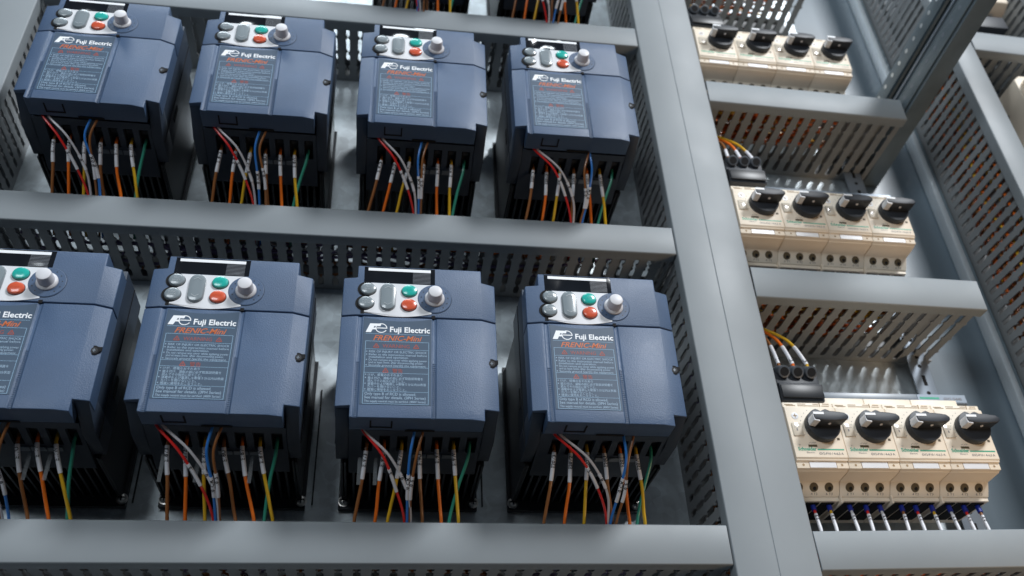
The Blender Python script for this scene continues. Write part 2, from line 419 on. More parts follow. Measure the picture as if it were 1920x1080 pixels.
    for x0, x1, y0, y1 in ((-31.5, -16.5, -127.4, -126), (-31.5, -30.4, -136, -126), (-17.6, -16.5, -136, -126)): la.box(x0, x1, y0, y1, -57.35, -56.9)
    la.prism([(-8, -57.4), (12, -57.4), (9, -56.9), (-5, -56.9)], 'y', -124, -121.5)
    la.build('latch', M['hole'], lower)
    # cover screw in its keyhole
    ys = F + 2.75
    sr = MB().disc(50.2, -12.3, 3.5, 3.5, ys - 0.62, 22).flat([(50.2, -9.0), (54.9, -10.2), (54.9, -14.4), (50.2, -15.6)], ys - 0.6)
    sr = MB().lathe(50.2, -12.3, [(3.5, ys + 0.5), (3.5, ys - 0.55)], 22).prism([(50.2, -9.6), (55.0, -9.6), (55.0, -12.6), (50.2, -15.0)], 'y', ys + 0.6, ys - 0.35)
    o = sr.build('screw_recess', M['hole'], lower)
    MB().lathe(50.4, -12.5, [(2.3, ys - 0.5), (2.3, ys - 0.75), (1.7, ys - 0.85)], 18).build('cover_screw', M['dark_steel'], o)
    MB().box(49.4, 51.4, ys - 0.95, ys - 0.7, -12.8, -12.2).box(50.1, 50.7, ys - 0.96, ys - 0.71, -13.7, -11.3).build('cross_slot', M['busbar'], o)
    # ---- printed sheet with logo and warning
    sh = MB(); cv = [(-38.9 + i * 47.2 / 12, 20.6 - 2.6 * (1 - ((i - 6) / 6) ** 2)) for i in range(13)]
    sh.prism([(8.3, -47.6), (-38.9, -47.6)] + cv, 'y', F + 0.5, F - 0.22)
    sheet = sh.build('warning_label', M['sheet'], t, bevel=0.15, seg=1)
    y = F - 0.30
    lg = MB()
    lg.flat([(-37.2, 8.2), (-33.6, 8.2), (-32.6, 10.6), (-29.6, 10.6), (-29.9, 12.0), (-32.0, 12.0), (-31.4, 13.3), (-27.2, 13.3), (-26.6, 15.4), (-34.4, 15.4)], y)
    ring = []
    cx, cz = -26.6, 11.8
    for i in range(26):                                                # the ringed e
        a0, a1 = math.radians(-28 - i * 12.6), math.radians(-28 - (i + 1) * 12.6)
        lg.flat([(cx + 4.1 * math.cos(a0), cz + 3.9 * math.sin(a0)), (cx + 4.1 * math.cos(a1), cz + 3.9 * math.sin(a1)),
                 (cx + 3.45 * math.cos(a1), cz + 3.25 * math.sin(a1)), (cx + 3.45 * math.cos(a0), cz + 3.25 * math.sin(a0))], y - 0.02)
    lg.flat([(cx - 3.0, cz - 0.35), (cx + 4.1, cz - 0.35), (cx + 4.1, cz + 0.35), (cx - 3.0, cz + 0.35)], y - 0.04)
    text_mb('Fuji Electric', 6.1, -20.6, 8.9, y, width=27.8, bold=0.024, mb=lg)
    lg.build('logo', M['ink'], sheet)
    MB().box(-37.2, 6.8, y + 0.02, y + 0.1, 7.0, 7.25).build('rule', M['line'], sheet)
    og = text_mb('FRENIC-Mini', 6.4, -31.8, 1.9, y, width=33.6, bold=0.015, shear=0.35, tall=0.92)
    og.build('model_name', M['orange_ink'], sheet)
    hd = text_mb('WARNING', 4.0, -16, -3.9, y, width=18.5, align='CENTER')
    text_mb('警告', 3.6, -14.5, -23.3, y, width=7.0, align='CENTER', mb=hd)
    for tx, tz in ((-29.5, -3.9), (-2.2, -3.9), (-22.6, -23.2)):
        for a, b_ in (((0, 3.2), (-1.9, 0)), ((-1.9, 0), (1.9, 0)), ((1.9, 0), (0, 3.2))):
            d = Vector((b_[0] - a[0], b_[1] - a[1])); nn = Vector((-d.y, d.x)).normalized() * 0.28
            hd.flat([(tx + a[0] + nn.x, tz + a[1] + nn.y), (tx + b_[0] + nn.x, tz + b_[1] + nn.y), (tx + b_[0] - nn.x, tz + b_[1] - nn.y), (tx + a[0] - nn.x, tz + a[1] - nn.y)], y)
        hd.flat([(tx - 0.22, tz + 0.5), (tx + 0.22, tz + 0.5), (tx + 0.22, tz + 2.0), (tx - 0.22, tz + 2.0)], y)
    hd.build('warning_heading', M['red_ink'], sheet)
    fr = MB()
    x0, x1, zt, zb_ = -37.0, 6.6, 0.9, -46.9
    for q in ((x0, x1, zt, zt + .3), (x0, x1, zb_ - .3, zb_), (x0, x0 + .3, zb_, zt), (x1 - .3, x1, zb_, zt), (x0, x1, -5.4, -5.15), (x0, x1, -19.3, -19.05), (x0, x1, -23.9, -23.65), (x0, x1, -38.0, -37.75)):
        fr.flat([(q[0], q[2]), (q[1], q[2]), (q[1], q[3]), (q[0], q[3])], y - 0.01)
    fr.build('label_frame', M['line'], sheet)
    ft = MB()
    def ln(txt, z, x, w, size=2.35): text_mb(txt, size, x, z, y, width=w, mb=ft, bold=0.008)
    for z, x, txt, w in ((-8.0, -34.2, 'RISK OF INJURY OR ELECTRIC SHOCK', 39.4), (-10.3, -34.2, 'Refer to the instruction manual before', 39.4), (-12.3, -34.2, 'installation and operation.', 27),
                         (-14.5, -34.2, 'Do not remove any cover while applying power', 39.6), (-16.5, -34.2, 'and at least 5min. after disconnecting power.', 37), (-18.7, -34.2, 'Securely ground (earth) the equipment.', 39)):
        ln(txt, z, x, w)
    for z, txt, w in ((-26.2, 'けが、感電のおそれあり', 23), (-28.6, '据え付け、運転の前に必ず取扱説明書を', 37), (-30.8, '読んでその指示に従うこと。', 25), (-33.0, '通電中および電源しゃ断後５分以内は表面', 39), (-35.1, 'カバーを開けないこと。', 22), (-37.3, '確実に接地をおこなうこと。', 26)):
        ln(txt, z, -34.2, w, 2.2)
    for z in (-7.4, -9.7, -13.9, -18.1, -25.4, -27.8, -32.2, -36.5): ft.disc(-35.7, z + 0.2, 0.42, 0.42, y, 8)
    ln('Only type B of RCD is allowed.', -40.6, -35.8, 34, 2.9); ln('See manual for details. (3PH Series)', -43.3, -35.8, 40.5, 2.9); ln('The supply neutral must be earthed. (400V Series)', -45.9, -35.8, 40.5, 2.3)
    ft.build('warning_text', M['fine'], sheet)
    # ---- keypad
    kp = MB(); pts = [(7.7, 49.9), (-38.3, 49.9), (-39.2, 24.6)] + [(-39.2 + i * 47.4 / 12, 25.0 - 3.3 * (1 - ((i - 6) / 6) ** 2)) for i in range(13)]
    kp.prism(pts, 'y', F + 0.6, F - 0.35)
    pad = kp.build('keypad', M['white'], t, bevel=0.2, seg=1)
    MB().lathe(-38.2, 44.2, [(6.5, F + 0.3), (6.3, F - 0.42)], 22).build('button_well', M['hole'], pad)
    MB().lathe(-39.2, 32.3, [(6.5, F + 0.3), (6.3, F - 0.44)], 22).build('button_well', M['hole'], pad)
    MB().box(-41.6, -39.1, F + 0.3, F - 0.3, 23.5, 29).build('keypad_gap', M['hole'], pad)
    MB().box(8.3, 10.8, F + 0.3, F - 0.3, 21.2, 23.6).build('keypad_gap', M['hole'], pad)
    def dome(cx, cz, rx, rz, h, base): return MB().lathe(cx, cz, [(1.0, base + 0.6), (1.0, base - h * 0.35), (0.9, base - h * 0.72), (0.66, base - h * 0.93), (0.3, base - h)], 28, sx=rx, sz=rz)
    yb2 = F - 0.45
    for cx, cz, mt, words in ((-37.0, 44.0, 'grey_btn', ('PRG', 'RESET')), (-38.0, 32.2, 'grey_btn', ('FUNC', 'DATA')), (-7.8, 43.6, 'teal_btn', ('RUN',)), (-7.9, 31.6, 'red_btn', ('STOP',))):
        MB().lathe(cx, cz, [(6.0, yb2 + 0.5), (5.8, yb2 - 0.1)], 26, sz=0.92).build('button_rim', M['black'], pad)
        bt = dome(cx, cz, 5.5, 5.0, 2.2, yb2 - 0.12).build('button', M[mt], pad)
        wd = MB()
        for k, w in enumerate(words): text_mb(w, 2.0, cx, cz - 0.6 + (0.9 - 2.0 * k if len(words) > 1 else 0), yb2 - 2.42, align='CENTER', mb=wd, width=5.2 if len(w) > 3 else None)
        o = wd.build('button_text', M['btn_ink'] if mt == 'grey_btn' else M[mt], bt)
    ro = MB(); out = []
    for k in range(24):
        a = 2 * PI * k / 24; out.append((math.cos(a), math.sin(a)))
    prof = [(5.7, -0.3), (5.5, 1.0), (4.9, 1.9), (3.6, 2.3), (1.6, 2.45)]
    o0 = len(ro.v)
    for r, h in prof:
        for c_, s_ in out: ro.v.append((-22.9 + r * c_, yb2 - h, 37.8 + r * s_ + (6.0 if s_ >= 0 else -6.0)))
    for k in range(len(prof) - 1):
        for i in range(24):
            j = (i + 1) % 24; ro.f.append([o0 + k * 24 + i, o0 + k * 24 + j, o0 + (k + 1) * 24 + j, o0 + (k + 1) * 24 + i]); ro.m.append(0)
    ro.f.append([o0 + 4 * 24 + i for i in range(24)]); ro.m.append(0)
    rk = ro.build('rocker_button', M['grey_btn'], pad)
    ch = MB()
    for sg, zc in ((1, 45.0), (-1, 30.6)):
        for sx in (-1, 1):
            ch.flat([(-22.9, zc + sg * 0.8), (-22.9 + sx * 2.6, zc - sg * 0.9), (-22.9 + sx * 2.6, zc - sg * 1.3), (-22.9, zc + sg * 0.35)], yb2 - 2.62)
    ch.build('chevron', M['btn_ink'], rk)
    # display
    ds = MB().box(-40.4, 10.6, F + 0.5, F - 0.28, 50.2, 64.3).build('display', M['glass'], t, bevel=0.2, seg=1)
    MB().box(-37.6, 7.4, F - 0.2, F - 0.45, 60.7, 63.1).build('display_strip', M['ink'], ds)
    dl = MB()
    for k in range(9): dl.box(-5.5, 7.3, F - 0.2, F - 0.36, 51.0 + k * 1.15, 51.45 + k * 1.15)
    dl.build('display_line', M['display_line'], ds)
    fm = MB(); fc = [(-38, 62.2), (7.4, 62.2), (7.4, 50.6), (-38, 50.6)]
    # dial
    d = MB().lathe(10.3, 38.0, [(12.2, F + 0.6), (12.2, F - 0.30), (11.7, F - 0.62), (11.0, F - 0.62)], 40)
    dial = d.build('dial_ring', M['drive'], t)
    MB().lathe(10.3, 38.0, [(12.4, F + 0.4), (12.4, F - 0.12)], 40).build('dial_gap', M['hole'], dial)
    tk = MB()
    for k in range(11):
        a = math.radians(230 - k * 28); tk.disc(10.3 + 9.6 * math.cos(a), 38 + 9.6 * math.sin(a), 0.5, 0.5, F - 0.68, 8)
    tk.build('dial_mark', M['black'], dial)
    MB().lathe(10.3, 38.0, [(7.1, F - 0.5), (7.1, F - 1.6), (6.6, F - 2.3), (5.5, F - 2.9), (5.0, F - 9.6), (4.7, F - 10.4), (4.2, F - 10.7)], 36).build('potentiometer_knob', M['knob'], t)
    return t

proto = make_drive()
LX = {0: (-262.1, -131.6, 0.0, 131.8), 1: (-265.9, -133.7, -0.4, 132.1), 2: (-267, -134.5, -0.8, 132.4)}
LZ = (0, 268.2, 536.4)
ORD = ('first', 'second', 'third', 'fourth')
DR_LAB = {(0, 0): 'blue-grey motor drive cut off by the left photo edge, lower row', (0, 1): 'sharp blue-grey motor drive, second from left in the lower row',
          (0, 2): 'sharp blue-grey motor drive, third from left in the lower row', (0, 3): 'blue-grey motor drive at the right end of the lower row, by the wide duct',
          (1, 0): 'blurred blue-grey motor drive at the left end of the upper row', (1, 1): 'blurred blue-grey motor drive, second from left in the upper row',
          (1, 2): 'blurred blue-grey motor drive, third from left in the upper row', (1, 3): 'blurred blue-grey motor drive at the right end of the upper row',
          (2, 2): 'dark drive underside above the upper row, left one at the top edge', (2, 3): 'dark drive underside above the upper row, right one near the wide duct'}
SHORT = {(0, 0): 'the first lower-row drive', (0, 1): 'the second lower-row drive', (0, 2): 'the third lower-row drive', (0, 3): 'the fourth lower-row drive',
         (1, 0): 'the first upper-row drive', (1, 1): 'the second upper-row drive', (1, 2): 'the third upper-row drive', (1, 3): 'the fourth upper-row drive',
         (2, 2): 'the left top-edge drive', (2, 3): 'the right top-edge drive'}
POS = {}
for n, (r, c) in enumerate(DR_LAB):
    o = proto if n == 0 else copy_tree(proto)
    o.rotation_euler = (0, math.radians((0.0, 0.22, -0.12, 0.1, 0.25, -0.2, 0.15, -0.1, 0.2, -0.2)[n]), 0)
    POS[(r, c)] = (LX[r][c], PL, LZ[r]); o.location = Vector((LX[r][c], 0, LZ[r])) * S
    tag(o, DR_LAB[(r, c)], 'motor drive', 'motor drives in rows on the left panel')

# ------------------------------------------------------------------ drive wires
def smooth(pts, n=20):
    """Catmull-Rom through the points"""
    P = [Vector(p) for p in pts]; P = [P[0] * 2 - P[1]] + P + [P[-1] * 2 - P[-2]]; out = []
    seg = len(P) - 3
    for i in range(seg):
        a, b, c, d = P[i:i + 4]
        for k in range(n):
            t = k / n
            out.append(0.5 * ((2 * b) + (c - a) * t + (2 * a - 5 * b + 4 * c - d) * t * t + (3 * b - a - 3 * c + d) * t ** 3))
    out.append(P[-2]); return out
def sub(path, s0, s1):
    L = [0]
    for a, b in zip(path, path[1:]): L.append(L[-1] + (b - a).length)
    return [p for p, l in zip(path, L) if s0 <= l <= s1]
def make_wire(col, pts, r, s0, s1, label, group, txt='', ferrule=False, name='wire'):
    path = smooth(pts); o = MB().tube(path, r, 10).build(name, WIRE[col])
    tag(o, label, 'wire', group)
    if s1 > s0:
        sp = sub(path, s0, s1)
        if len(sp) > 2:
            sl = MB().tube(sp, r + 0.32, 12).build('marker_sleeve', M['sleeve'], o)
            if txt:                                                     # lettering wrapped round the sleeve, reading along it
                tm = text_mb(txt, 3.5, 0, -1.2, 0, bold=0.02); mb = MB(); L = [0]
                for a, b in zip(sp, sp[1:]): L.append(L[-1] + (b - a).length)
                wmax = max(v[0] for v in tm.v); sc = min(1.0, (L[-1] - 4) / wmax) if wmax > 0 else 1
                off = L[-1] - 2.0 - wmax * sc
                vv = []
                for x, _, z in tm.v:
                    q = L[-1] - (off + x * sc) - 0.0
                    q = min(max(q, 0), L[-1] - 1e-6)
                    i = max(k for k in range(len(L) - 1) if L[k] <= q)
                    p = sp[i].lerp(sp[i + 1], (q - L[i]) / max(L[i + 1] - L[i], 1e-9)); tn = (sp[min(i + 1, len(sp) - 1)] - sp[max(i - 1, 0)]).normalized()
                    fwd = Vector((-0.14, -0.81, -0.57)); fwd = (fwd - tn * fwd.dot(tn)).normalized(); side = tn.cross(fwd)
                    g = z / (r + 0.32); vv.append(p + (fwd * math.cos(g) + side * math.sin(g)) * (r + 0.56))
                mb.add(vv, tm.f); mb.build('sleeve_text', M['sleeve_ink'], sl)
    if ferrule:
        MB().tube(sub(path, 0, 15.5), [r + 0.9] * len(sub(path, 0, 15.5)), 10).build('ferrule', M['ferrule'], o)
    return o

# x of each wire where it drops behind the duct cover: brown, orange, yellow | brown, orange, green, yellow | red, white, blue, thin brown
BOT = {(0, 0): (-36, -21, -8, 12.1, 25.2, 36.5, 38.9, -3.5, -1.5, 2.4, -2.6), (0, 1): (-30.8, -19.2, -6.5, 13.8, 25.7, 32.2, 38.3, -0.3, 3.6, 1.2, 3.9),
       (0, 2): (-39.2, -25.1, -16.4, 7.8, 21.0, 25.9, 33.2, -5.0, -0.5, -3.0, -1.2), (0, 3): (-38.2, -23.2, -9.0, 12.4, 25.0, 30.0, 36.5, 6.0, 6.9, 9.0, 13.2),
       (1, 0): (-32.2, -19.1, -7.5, 8.6, 22.5, 32.2, 35.8, -1.4, 0.2, 7.1, 4.5), (1, 1): (-39.3, -24.4, -15.4, 8.2, 19.4, 26.9, 32.4, -2.9, -1.6, 1.6, 6.5),
       (1, 2): (-43.9, -31.1, -19.7, 1.8, 16.7, 29.2, 27.4, -3.0, -1.4, 0.8, 2.6), (1, 3): (-38.4, -23.2, -13.9, 3.3, 22.5, 26.0, 35.8, 2.2, 4.0, 11.2, 9.5),
       (2, 2): (-42, -29, -18, 6, 17, 27, 30, -3, -1, -4, 2), (2, 3): (-40, -27, -17, 4, 20, 27, 34, -2, 0, 4, 9)}
TAG = {0: 'E17', 1: 'E18', 2: 'E19', 3: 'E20'}
SL = [-33, -21, -9, 3.4, 15.4, 38.5, 27.2]
NAMES = [('brown', 'leftmost brown wire with white sleeve under %s', 'V3'), ('orange', 'left orange wire with white sleeve under %s', 'V2'), ('yellow', 'left yellow wire with white sleeve under %s', 'V1'),
         ('brown', 'middle brown wire with white sleeve under %s', 'U'), ('orange', 'right orange wire with white sleeve under %s', 'V'), ('green', 'green earth wire without sleeve under %s', ''), ('yellow', 'right yellow wire with white sleeve under %s', 'W')]
rn = random.Random(3)
for (r, c), bx in BOT.items():
    X, Z = LX[r][c], LZ[r]; w = lambda x, y, z: (X + x, y, Z + z)
    zb = -104 if r == 0 else 139 - 268.2 + 30 if r == 1 else 440 - 536.4
    G = 'wires hanging from the drives'
    for k, (col, lab, suf) in enumerate(NAMES):
        a, b = SL[k], bx[k]; j = rn.uniform(-1.5, 1.5)
        pts = [w(a, -97, -50), w(a, -97, -58), w(a + 0.12 * (b - a), -94, -66), w(a + 0.46 * (b - a) + j * 0.5, -85, -80), w(a + 0.78 * (b - a), -74, -93), w(b, -66, -103), w(b + j, -48, -120)]
        if col == 'green':
            pts = [w(a, -97, -50), w(a - 0.3, -97, -58), w(a + 0.14 * (b - a), -94, -66), w(a + 0.48 * (b - a) - 0.8, -84, -80), w(a + 0.8 * (b - a) - 0.6, -73, -93), w(b, -65, -104), w(b, -48, -120)]
        s0 = 9.5 + rn.uniform(-1, 1); s1 = s0 + 19 + rn.uniform(-2, 2)
        make_wire(col, pts, 1.22, s0 if suf else 0, s1 if suf else 0, lab % SHORT[(r, c)], G, TAG[c] + suf if suf else '')
    # thin control wires leaving the slot above the terminals
    rx, wx, bxx, tx = bx[7:11]; j = rn.uniform(-1, 1)
    tops = (-37 + j * 1.5, -33.0 + j * 2 if c != 2 else -36, -1.5 if c < 3 else 12, 4.2 if c < 3 else 19)
    if r == 1: tops = (-36, -32 + j, 0 if c < 3 else 13, 5 if c < 3 else 12)
    def drop(t0, t1, m1, m2):
        return [w(t0, -120.4, -50), w(t0 + 0.2, -120.6, -56.5), w(m1, -114, -72), w(m2, -95, -88), w(t1, -74, -102), w(t1 + 0.8, -50, -122)]
    red = drop(tops[0], rx, tops[0] + 0.44 * (rx - tops[0]) + rn.uniform(-1, 1), tops[0] + 0.80 * (rx - tops[0]) + rn.uniform(-.6, .6))
    wht = drop(tops[1], wx, tops[1] + 0.52 * (wx - tops[1]) + rn.uniform(-1, 1), tops[1] + 0.90 * (wx - tops[1]) + rn.uniform(-.6, .6))
    blu = drop(tops[2], bxx, tops[2] - 2.2 if c < 3 else tops[2] + 2.0, bxx - 1.0 if c < 3 else bxx + 2.6)
    thb = drop(tops[3], tx, tops[3] - 3.6, tx - 0.6 if c < 3 else tx + 2.4)
    n_ = SHORT[(r, c)]
    make_wire('red', red, 0.95, 39, 58, 'thin red wire slanting down across the terminals of %s' % n_, G, '1S')
    make_wire('white', wht, 0.95, 46, 60, 'thin white wire slanting down beside the red one under %s' % n_, G, '101')
    make_wire('blue', blu, 1.0, 36 + 4 * (c == 1), 57, 'thin blue wire hanging in the middle under %s' % n_, G, '101CM')
    make_wire('brown', thb, 0.95, 38, 57, 'thin brown wire hanging beside the blue one under %s' % n_, G, '101S')

# clear carrier tags standing off some sleeves
for (r, c), items in {(0, 0): (12, 25), (0, 1): (-34, -11, 24), (0, 2): (-35, -24)}.items():
    for i, x in enumerate(items):
        X = LX[r][c]
        t = MB().box(X + x - 3.6, X + x - 1.0, -88.5, -88.1, -82, -62).build('clear_tag', M['clear'])
        tag(t, 'clear plastic marker holder, number %s from left under %s' % (('one', 'two', 'three')[i], SHORT[(r, c)]), 'marker holder', 'clear marker holders beside the sleeves')

# ================================================================== motor breakers
FB = -73
def make_breaker():
    t = thing('motor_breaker', 'x', 'breaker')
    W = 42.7
    b = MB()
    b.prism([(FB, 0.6), (FB, 43.5), (FB + 2.2, 45.2), (FB + 2.2, 49), (-48, 49), (-48, 66), (PR - 8, 66), (PR - 8, -20), (-44.5, -20), (-50.5, -9.6), (-66.5, -8.4), (-67.2, -7.6), (-70.2, -7.2), (-70.2, -1.6), (FB + 1.2, -1.6), (FB + 1.0, -0.2)], 'x', 0, W)
    body = b.build('body', M['cream'], t, bevel=0.45, seg=2)
    lo = MB().box(0.3, W - 0.3, -43.5, 5, -23.2, -19.5)
    lo.box(-0.4, 1.2, -46, -8, -25.5, -19)
    lo.build('terminal_shroud', M['cream'], t, bevel=0.3, seg=1)
    gp = MB()
    for x in (8.5, 21.3, 34.0): gp.box(x - 5.2, x + 5.2, -41, -4, -24.0, -23.0)
    gp.build('wire_entry', M['hole'], t)
    # slanted terminal face: frame of reference for holes and lettering
    e = Vector((0, -44.5 + 50.5, -20 + 9.6)); e.normalize(); nrm = Vector((0, -e.z * -1, 0)); nrm = Vector((0, e.z, -e.y)); nrm = nrm if nrm.y < 0 else -nrm
    base = Vector((0, -50.5, -9.6))
    th = MB(); tt = MB()
    for k, x in enumerate((8.5, 21.3, 34.0)):
        cpt = base + e * 4.6 + nrm * 0.12 + Vector((x, 0, 0)); n = 20
        th.add([cpt + Vector((1, 0, 0)) * 3.7 * math.cos(2 * PI * i / n) + e * 3.7 * math.sin(2 * PI * i / n) for i in range(n)], [list(range(n))])
        th.add([cpt + nrm * 0.05 + Vector((1, 0, 0)) * (0.7 + 1.5 * math.cos(2 * PI * i / n)) + e * (0.9 + 1.5 * math.sin(2 * PI * i / n)) for i in range(n)], [list(range(n))], 1)
        tx = text_mb(('2 T1', '4 T2', '6 T3')[k], 2.6, x - 2.6, 0, 0, width=5.6)
        tt.add([base + e * (10.6 - v[2]) + nrm * 0.12 + Vector((v[0], 0, 0)) for v in tx.v], tx.f)
    th.build('terminal_hole', [M['brown_hole'], M['hole']], t)
    tt.build('terminal_text', M['grey_ink'], t)
    ls = MB().box(10.8, 32.6, -70.45, -70.0, -6.7, -2.0).build('label_strip', M['cream_lite'], t)
    gr = MB()
    for x in (10.4, 32.8): gr.box(x, x + 0.3, -70.4, -70.0, -7.0, -1.8)
    for x in (5.6, 37.4): gr.disc(x, -4.4, 0.95, 0.95, -70.4, 12)
    for z, a, c in ((45.9, 3, 11), (45.9, 13, 31), (47.4, 13, 20), (47.4, 26, 31), (45.9, 33.5, 40), (47.6, 34.5, 40), (46.8, 2, 9)): gr.box(a, c, FB + 2.05, FB + 2.3, z, z + 0.55)
    gr.box(31.5, 32.2, FB + 2.0, FB + 2.3, 45.4, 48.8)
    gr.build('groove', M['groove'], t)
    # printing
    pr = text_mb('Schneider', 4.2, 3.0, 6.2, FB - 0.12, width=15.2, bold=0.03)
    pr.box(19, 41.0, FB - 0.12, FB - 0.02, 6.6, 7.7)
    pr.build('brand_print', M['green'], t)
    gy = text_mb('GV2-P10 / 4-6,3 A', 2.6, 19.4, 2.9, FB - 0.12, width=20.2, bold=0.015)
    text_mb('Electric', 1.9, 9.5, 4.0, FB - 0.12, width=6.5, mb=gy)
    text_mb('I>', 1.8, 4.6, 10.2, FB - 0.12, mb=gy)
    for a in (13.0, 15.2, 17.0): gy.flat([(a, 12.2), (a + 2.0, 13.2), (a + 2.0, 13.45), (a, 12.45)], FB - 0.12)
    for k in range(7):
        a = math.radians(120 + k * 14); gy.disc(26.6 + 16.4 * math.cos(a), 26.6 + 16.4 * math.sin(a), 0.35, 0.35, FB - 0.12, 6)
    gy.build('rating_print', M['grey_ink'], t)
    dk = MB().box(12.2, 19.4, FB - 0.12, FB, 9.3, 11.2).box(37.6, 39.8, FB - 0.12, FB, 15.2, 17.2)
    dk.build('test_slot', M['brown_hole'], t)
    sc = MB().lathe(7.2, 36.0, [(2.9, FB + 0.1), (2.9, FB - 0.25), (2.2, FB - 0.3)], 18).build('setting_dial', M['cream_lite'], t)
    MB().box(5.6, 8.8, FB - 0.5, FB - 0.2, 35.7, 36.3).box(6.9, 7.5, FB - 0.51, FB - 0.21, 34.4, 37.6).build('cross_slot', M['groove'], sc)
    fl = MB().box(2.4, 10.6, FB - 0.9, FB - 0.05, 18.4, 29.5).build('clear_flap', M['flap'], t, bevel=0.3, seg=2)
    MB().box(5.4, 6.4, FB - 1.0, FB - 0.9, 22.6, 24.6).box(4.0, 9.0, FB - 0.98, FB - 0.9, 25.8, 26.0).build('flap_mark', M['grey_ink'], fl)
    # rotary knob
    cx, cz = 26.6, 26.4
    k = MB()
    n = 40; outl = []
    for i in range(n):
        a = PI / 2 + 2 * PI * i / n; r = 13.6
        if i in (0, 1, n - 1): r = 10.9 if i == 0 else 12.2
        outl.append((cx + r * math.cos(a), cz + r * math.sin(a)))
    k.prism(outl, 'y', FB + 0.2, FB - 6.5)
    kb = k.build('knob', M['feed'], t, bevel=0.5, seg=2, angle=40)
    hp = [(-12.5, -2.4), (-13.2, 0), (-12.5, 3.4), (-4, 5.0), (4, 5.0), (13, 3.8), (15.6, 1.8), (15.6, -0.6), (13.5, -2.4), (4, -3.4), (-4, -3.4)]
    MB().prism([(cx + a, cz + c + 0.6) for a, c in hp], 'y', FB - 6.0, FB - 17.5).build('knob_handle', M['feed'], kb, bevel=0.9, seg=3, angle=30)
    MB().prism([(cx - 13.3, cz - 2.4), (cx - 9.0, cz - 3.3), (cx - 8.6, cz - 3.3), (cx - 8.2, cz + 5.0), (cx - 12.4, cz + 4.3), (cx - 13.6, cz + 1.0)], 'y', FB - 7.2, FB - 17.0).build('knob_pointer', M['cream_lite'], kb, bevel=0.3, seg=1)
    MB().box(cx - 13.2, cx - 4.5, FB - 17.75, FB - 17.4, cz + 2.4, cz + 4.4).build('pointer_line', M['ink'], kb)
    MB().lathe(0, 0, [(1.3, 0), (1.2, -0.4)], 12).build('lock_hole', M['knob'], kb).matrix_local = Matrix.Translation(Vector((cx + 1, FB - 12.5, cz - 2.85)) * S) @ Matrix.Rotation(math.radians(78), 4, 'X')
    return t
bk0 = make_breaker()
ROWS = {'bottom': (-48.6, 0.6), 'middle': (181.2, -0.5), 'top': (411.5, -1.0)}
n = 0
for row, (z0, tilt) in ROWS.items():
    for c in range(4):
        o = bk0 if n == 0 else copy_tree(bk0); n += 1
        x = 294 + 43.2 * c
        o.location = Vector((x, 0, z0 + (x - 294) * math.tan(math.radians(tilt)))) * S
        o.rotation_euler = (0, math.radians(-tilt), 0)
        tag(o, 'cream motor breaker with black rotary knob, %s in the %s row of four' % (('leftmost', 'second from left', 'third from left', 'rightmost')[c], row), 'breaker', 'cream motor breakers in rows')

# feed terminals, busbars
def make_feed():
    t = thing('feed_terminal', 'x', 'terminal block')
    b = MB().prism([(-60, -4), (-62, 11), (-58, 13), (-58, 22), (-52, 30), (-30, 30), (-30, -4)], 'x', 0, 38)
    b.build('body', M['feed'], t, bevel=0.8, seg=2)
    for x in (7, 19, 31):
        e = Vector((0, 0.60, 0.80))
        o = MB().lathe(0, 0, [(5.2, 4), (5.2, -6.4), (4.5, -6.6)], 22).build('wire_socket', M['rim'], t)
        o.matrix_local = Matrix.Translation(Vector((x, -57, 25)) * S) @ Matrix.Rotation(math.radians(30), 4, 'X')
        q = MB().lathe(0, 0, [(3.8, -6.4), (3.8, -6.72)], 20).build('socket_hole', M['hole'], o)
    MB().box(1, 37, -62.6, -61.6, -2, 9.5).build('front_label', M['black'], t, bevel=0.3)
    return t
fd = make_feed()
for k, (row, x, z) in enumerate((('bottom', 300, 12), ('middle', 301, 250), ('top', 300, 482))):
    o = fd if k == 0 else copy_tree(fd); o.location = Vector((x, 0, z)) * S
    tag(o, 'black three-socket feed terminal block above the %s breaker row' % row, 'terminal block', 'black feed terminal blocks')
for k, (row, z, tl) in enumerate((('bottom', 15.5, 0.6), ('middle', 246, -0.5))):
    t = thing('busbar', 'grey busbar strip along the top of the %s breaker row' % row, 'busbar', (340, 0, z), 'busbars above the breakers')
    MB().box(0, 138, -46, -38, 0, 9).build('busbar_cover', M['busbar'], t, bevel=0.4)
    MB().box(92, 137, -46.4, -45.95, 1.2, 8.6).build('busbar_label', M['bracket'], t)
    MB().box(94, 112, -46.52, -46.3, 4.2, 6.0).build('green_print', M['green'], t)
    text_mb('GV2 G445', 3.4, 116, 3.4, -46.5, width=17, bold=0.02).build('label_print', M['grey_ink'], t)
    t.rotation_euler = (0, math.radians(-tl), 0)

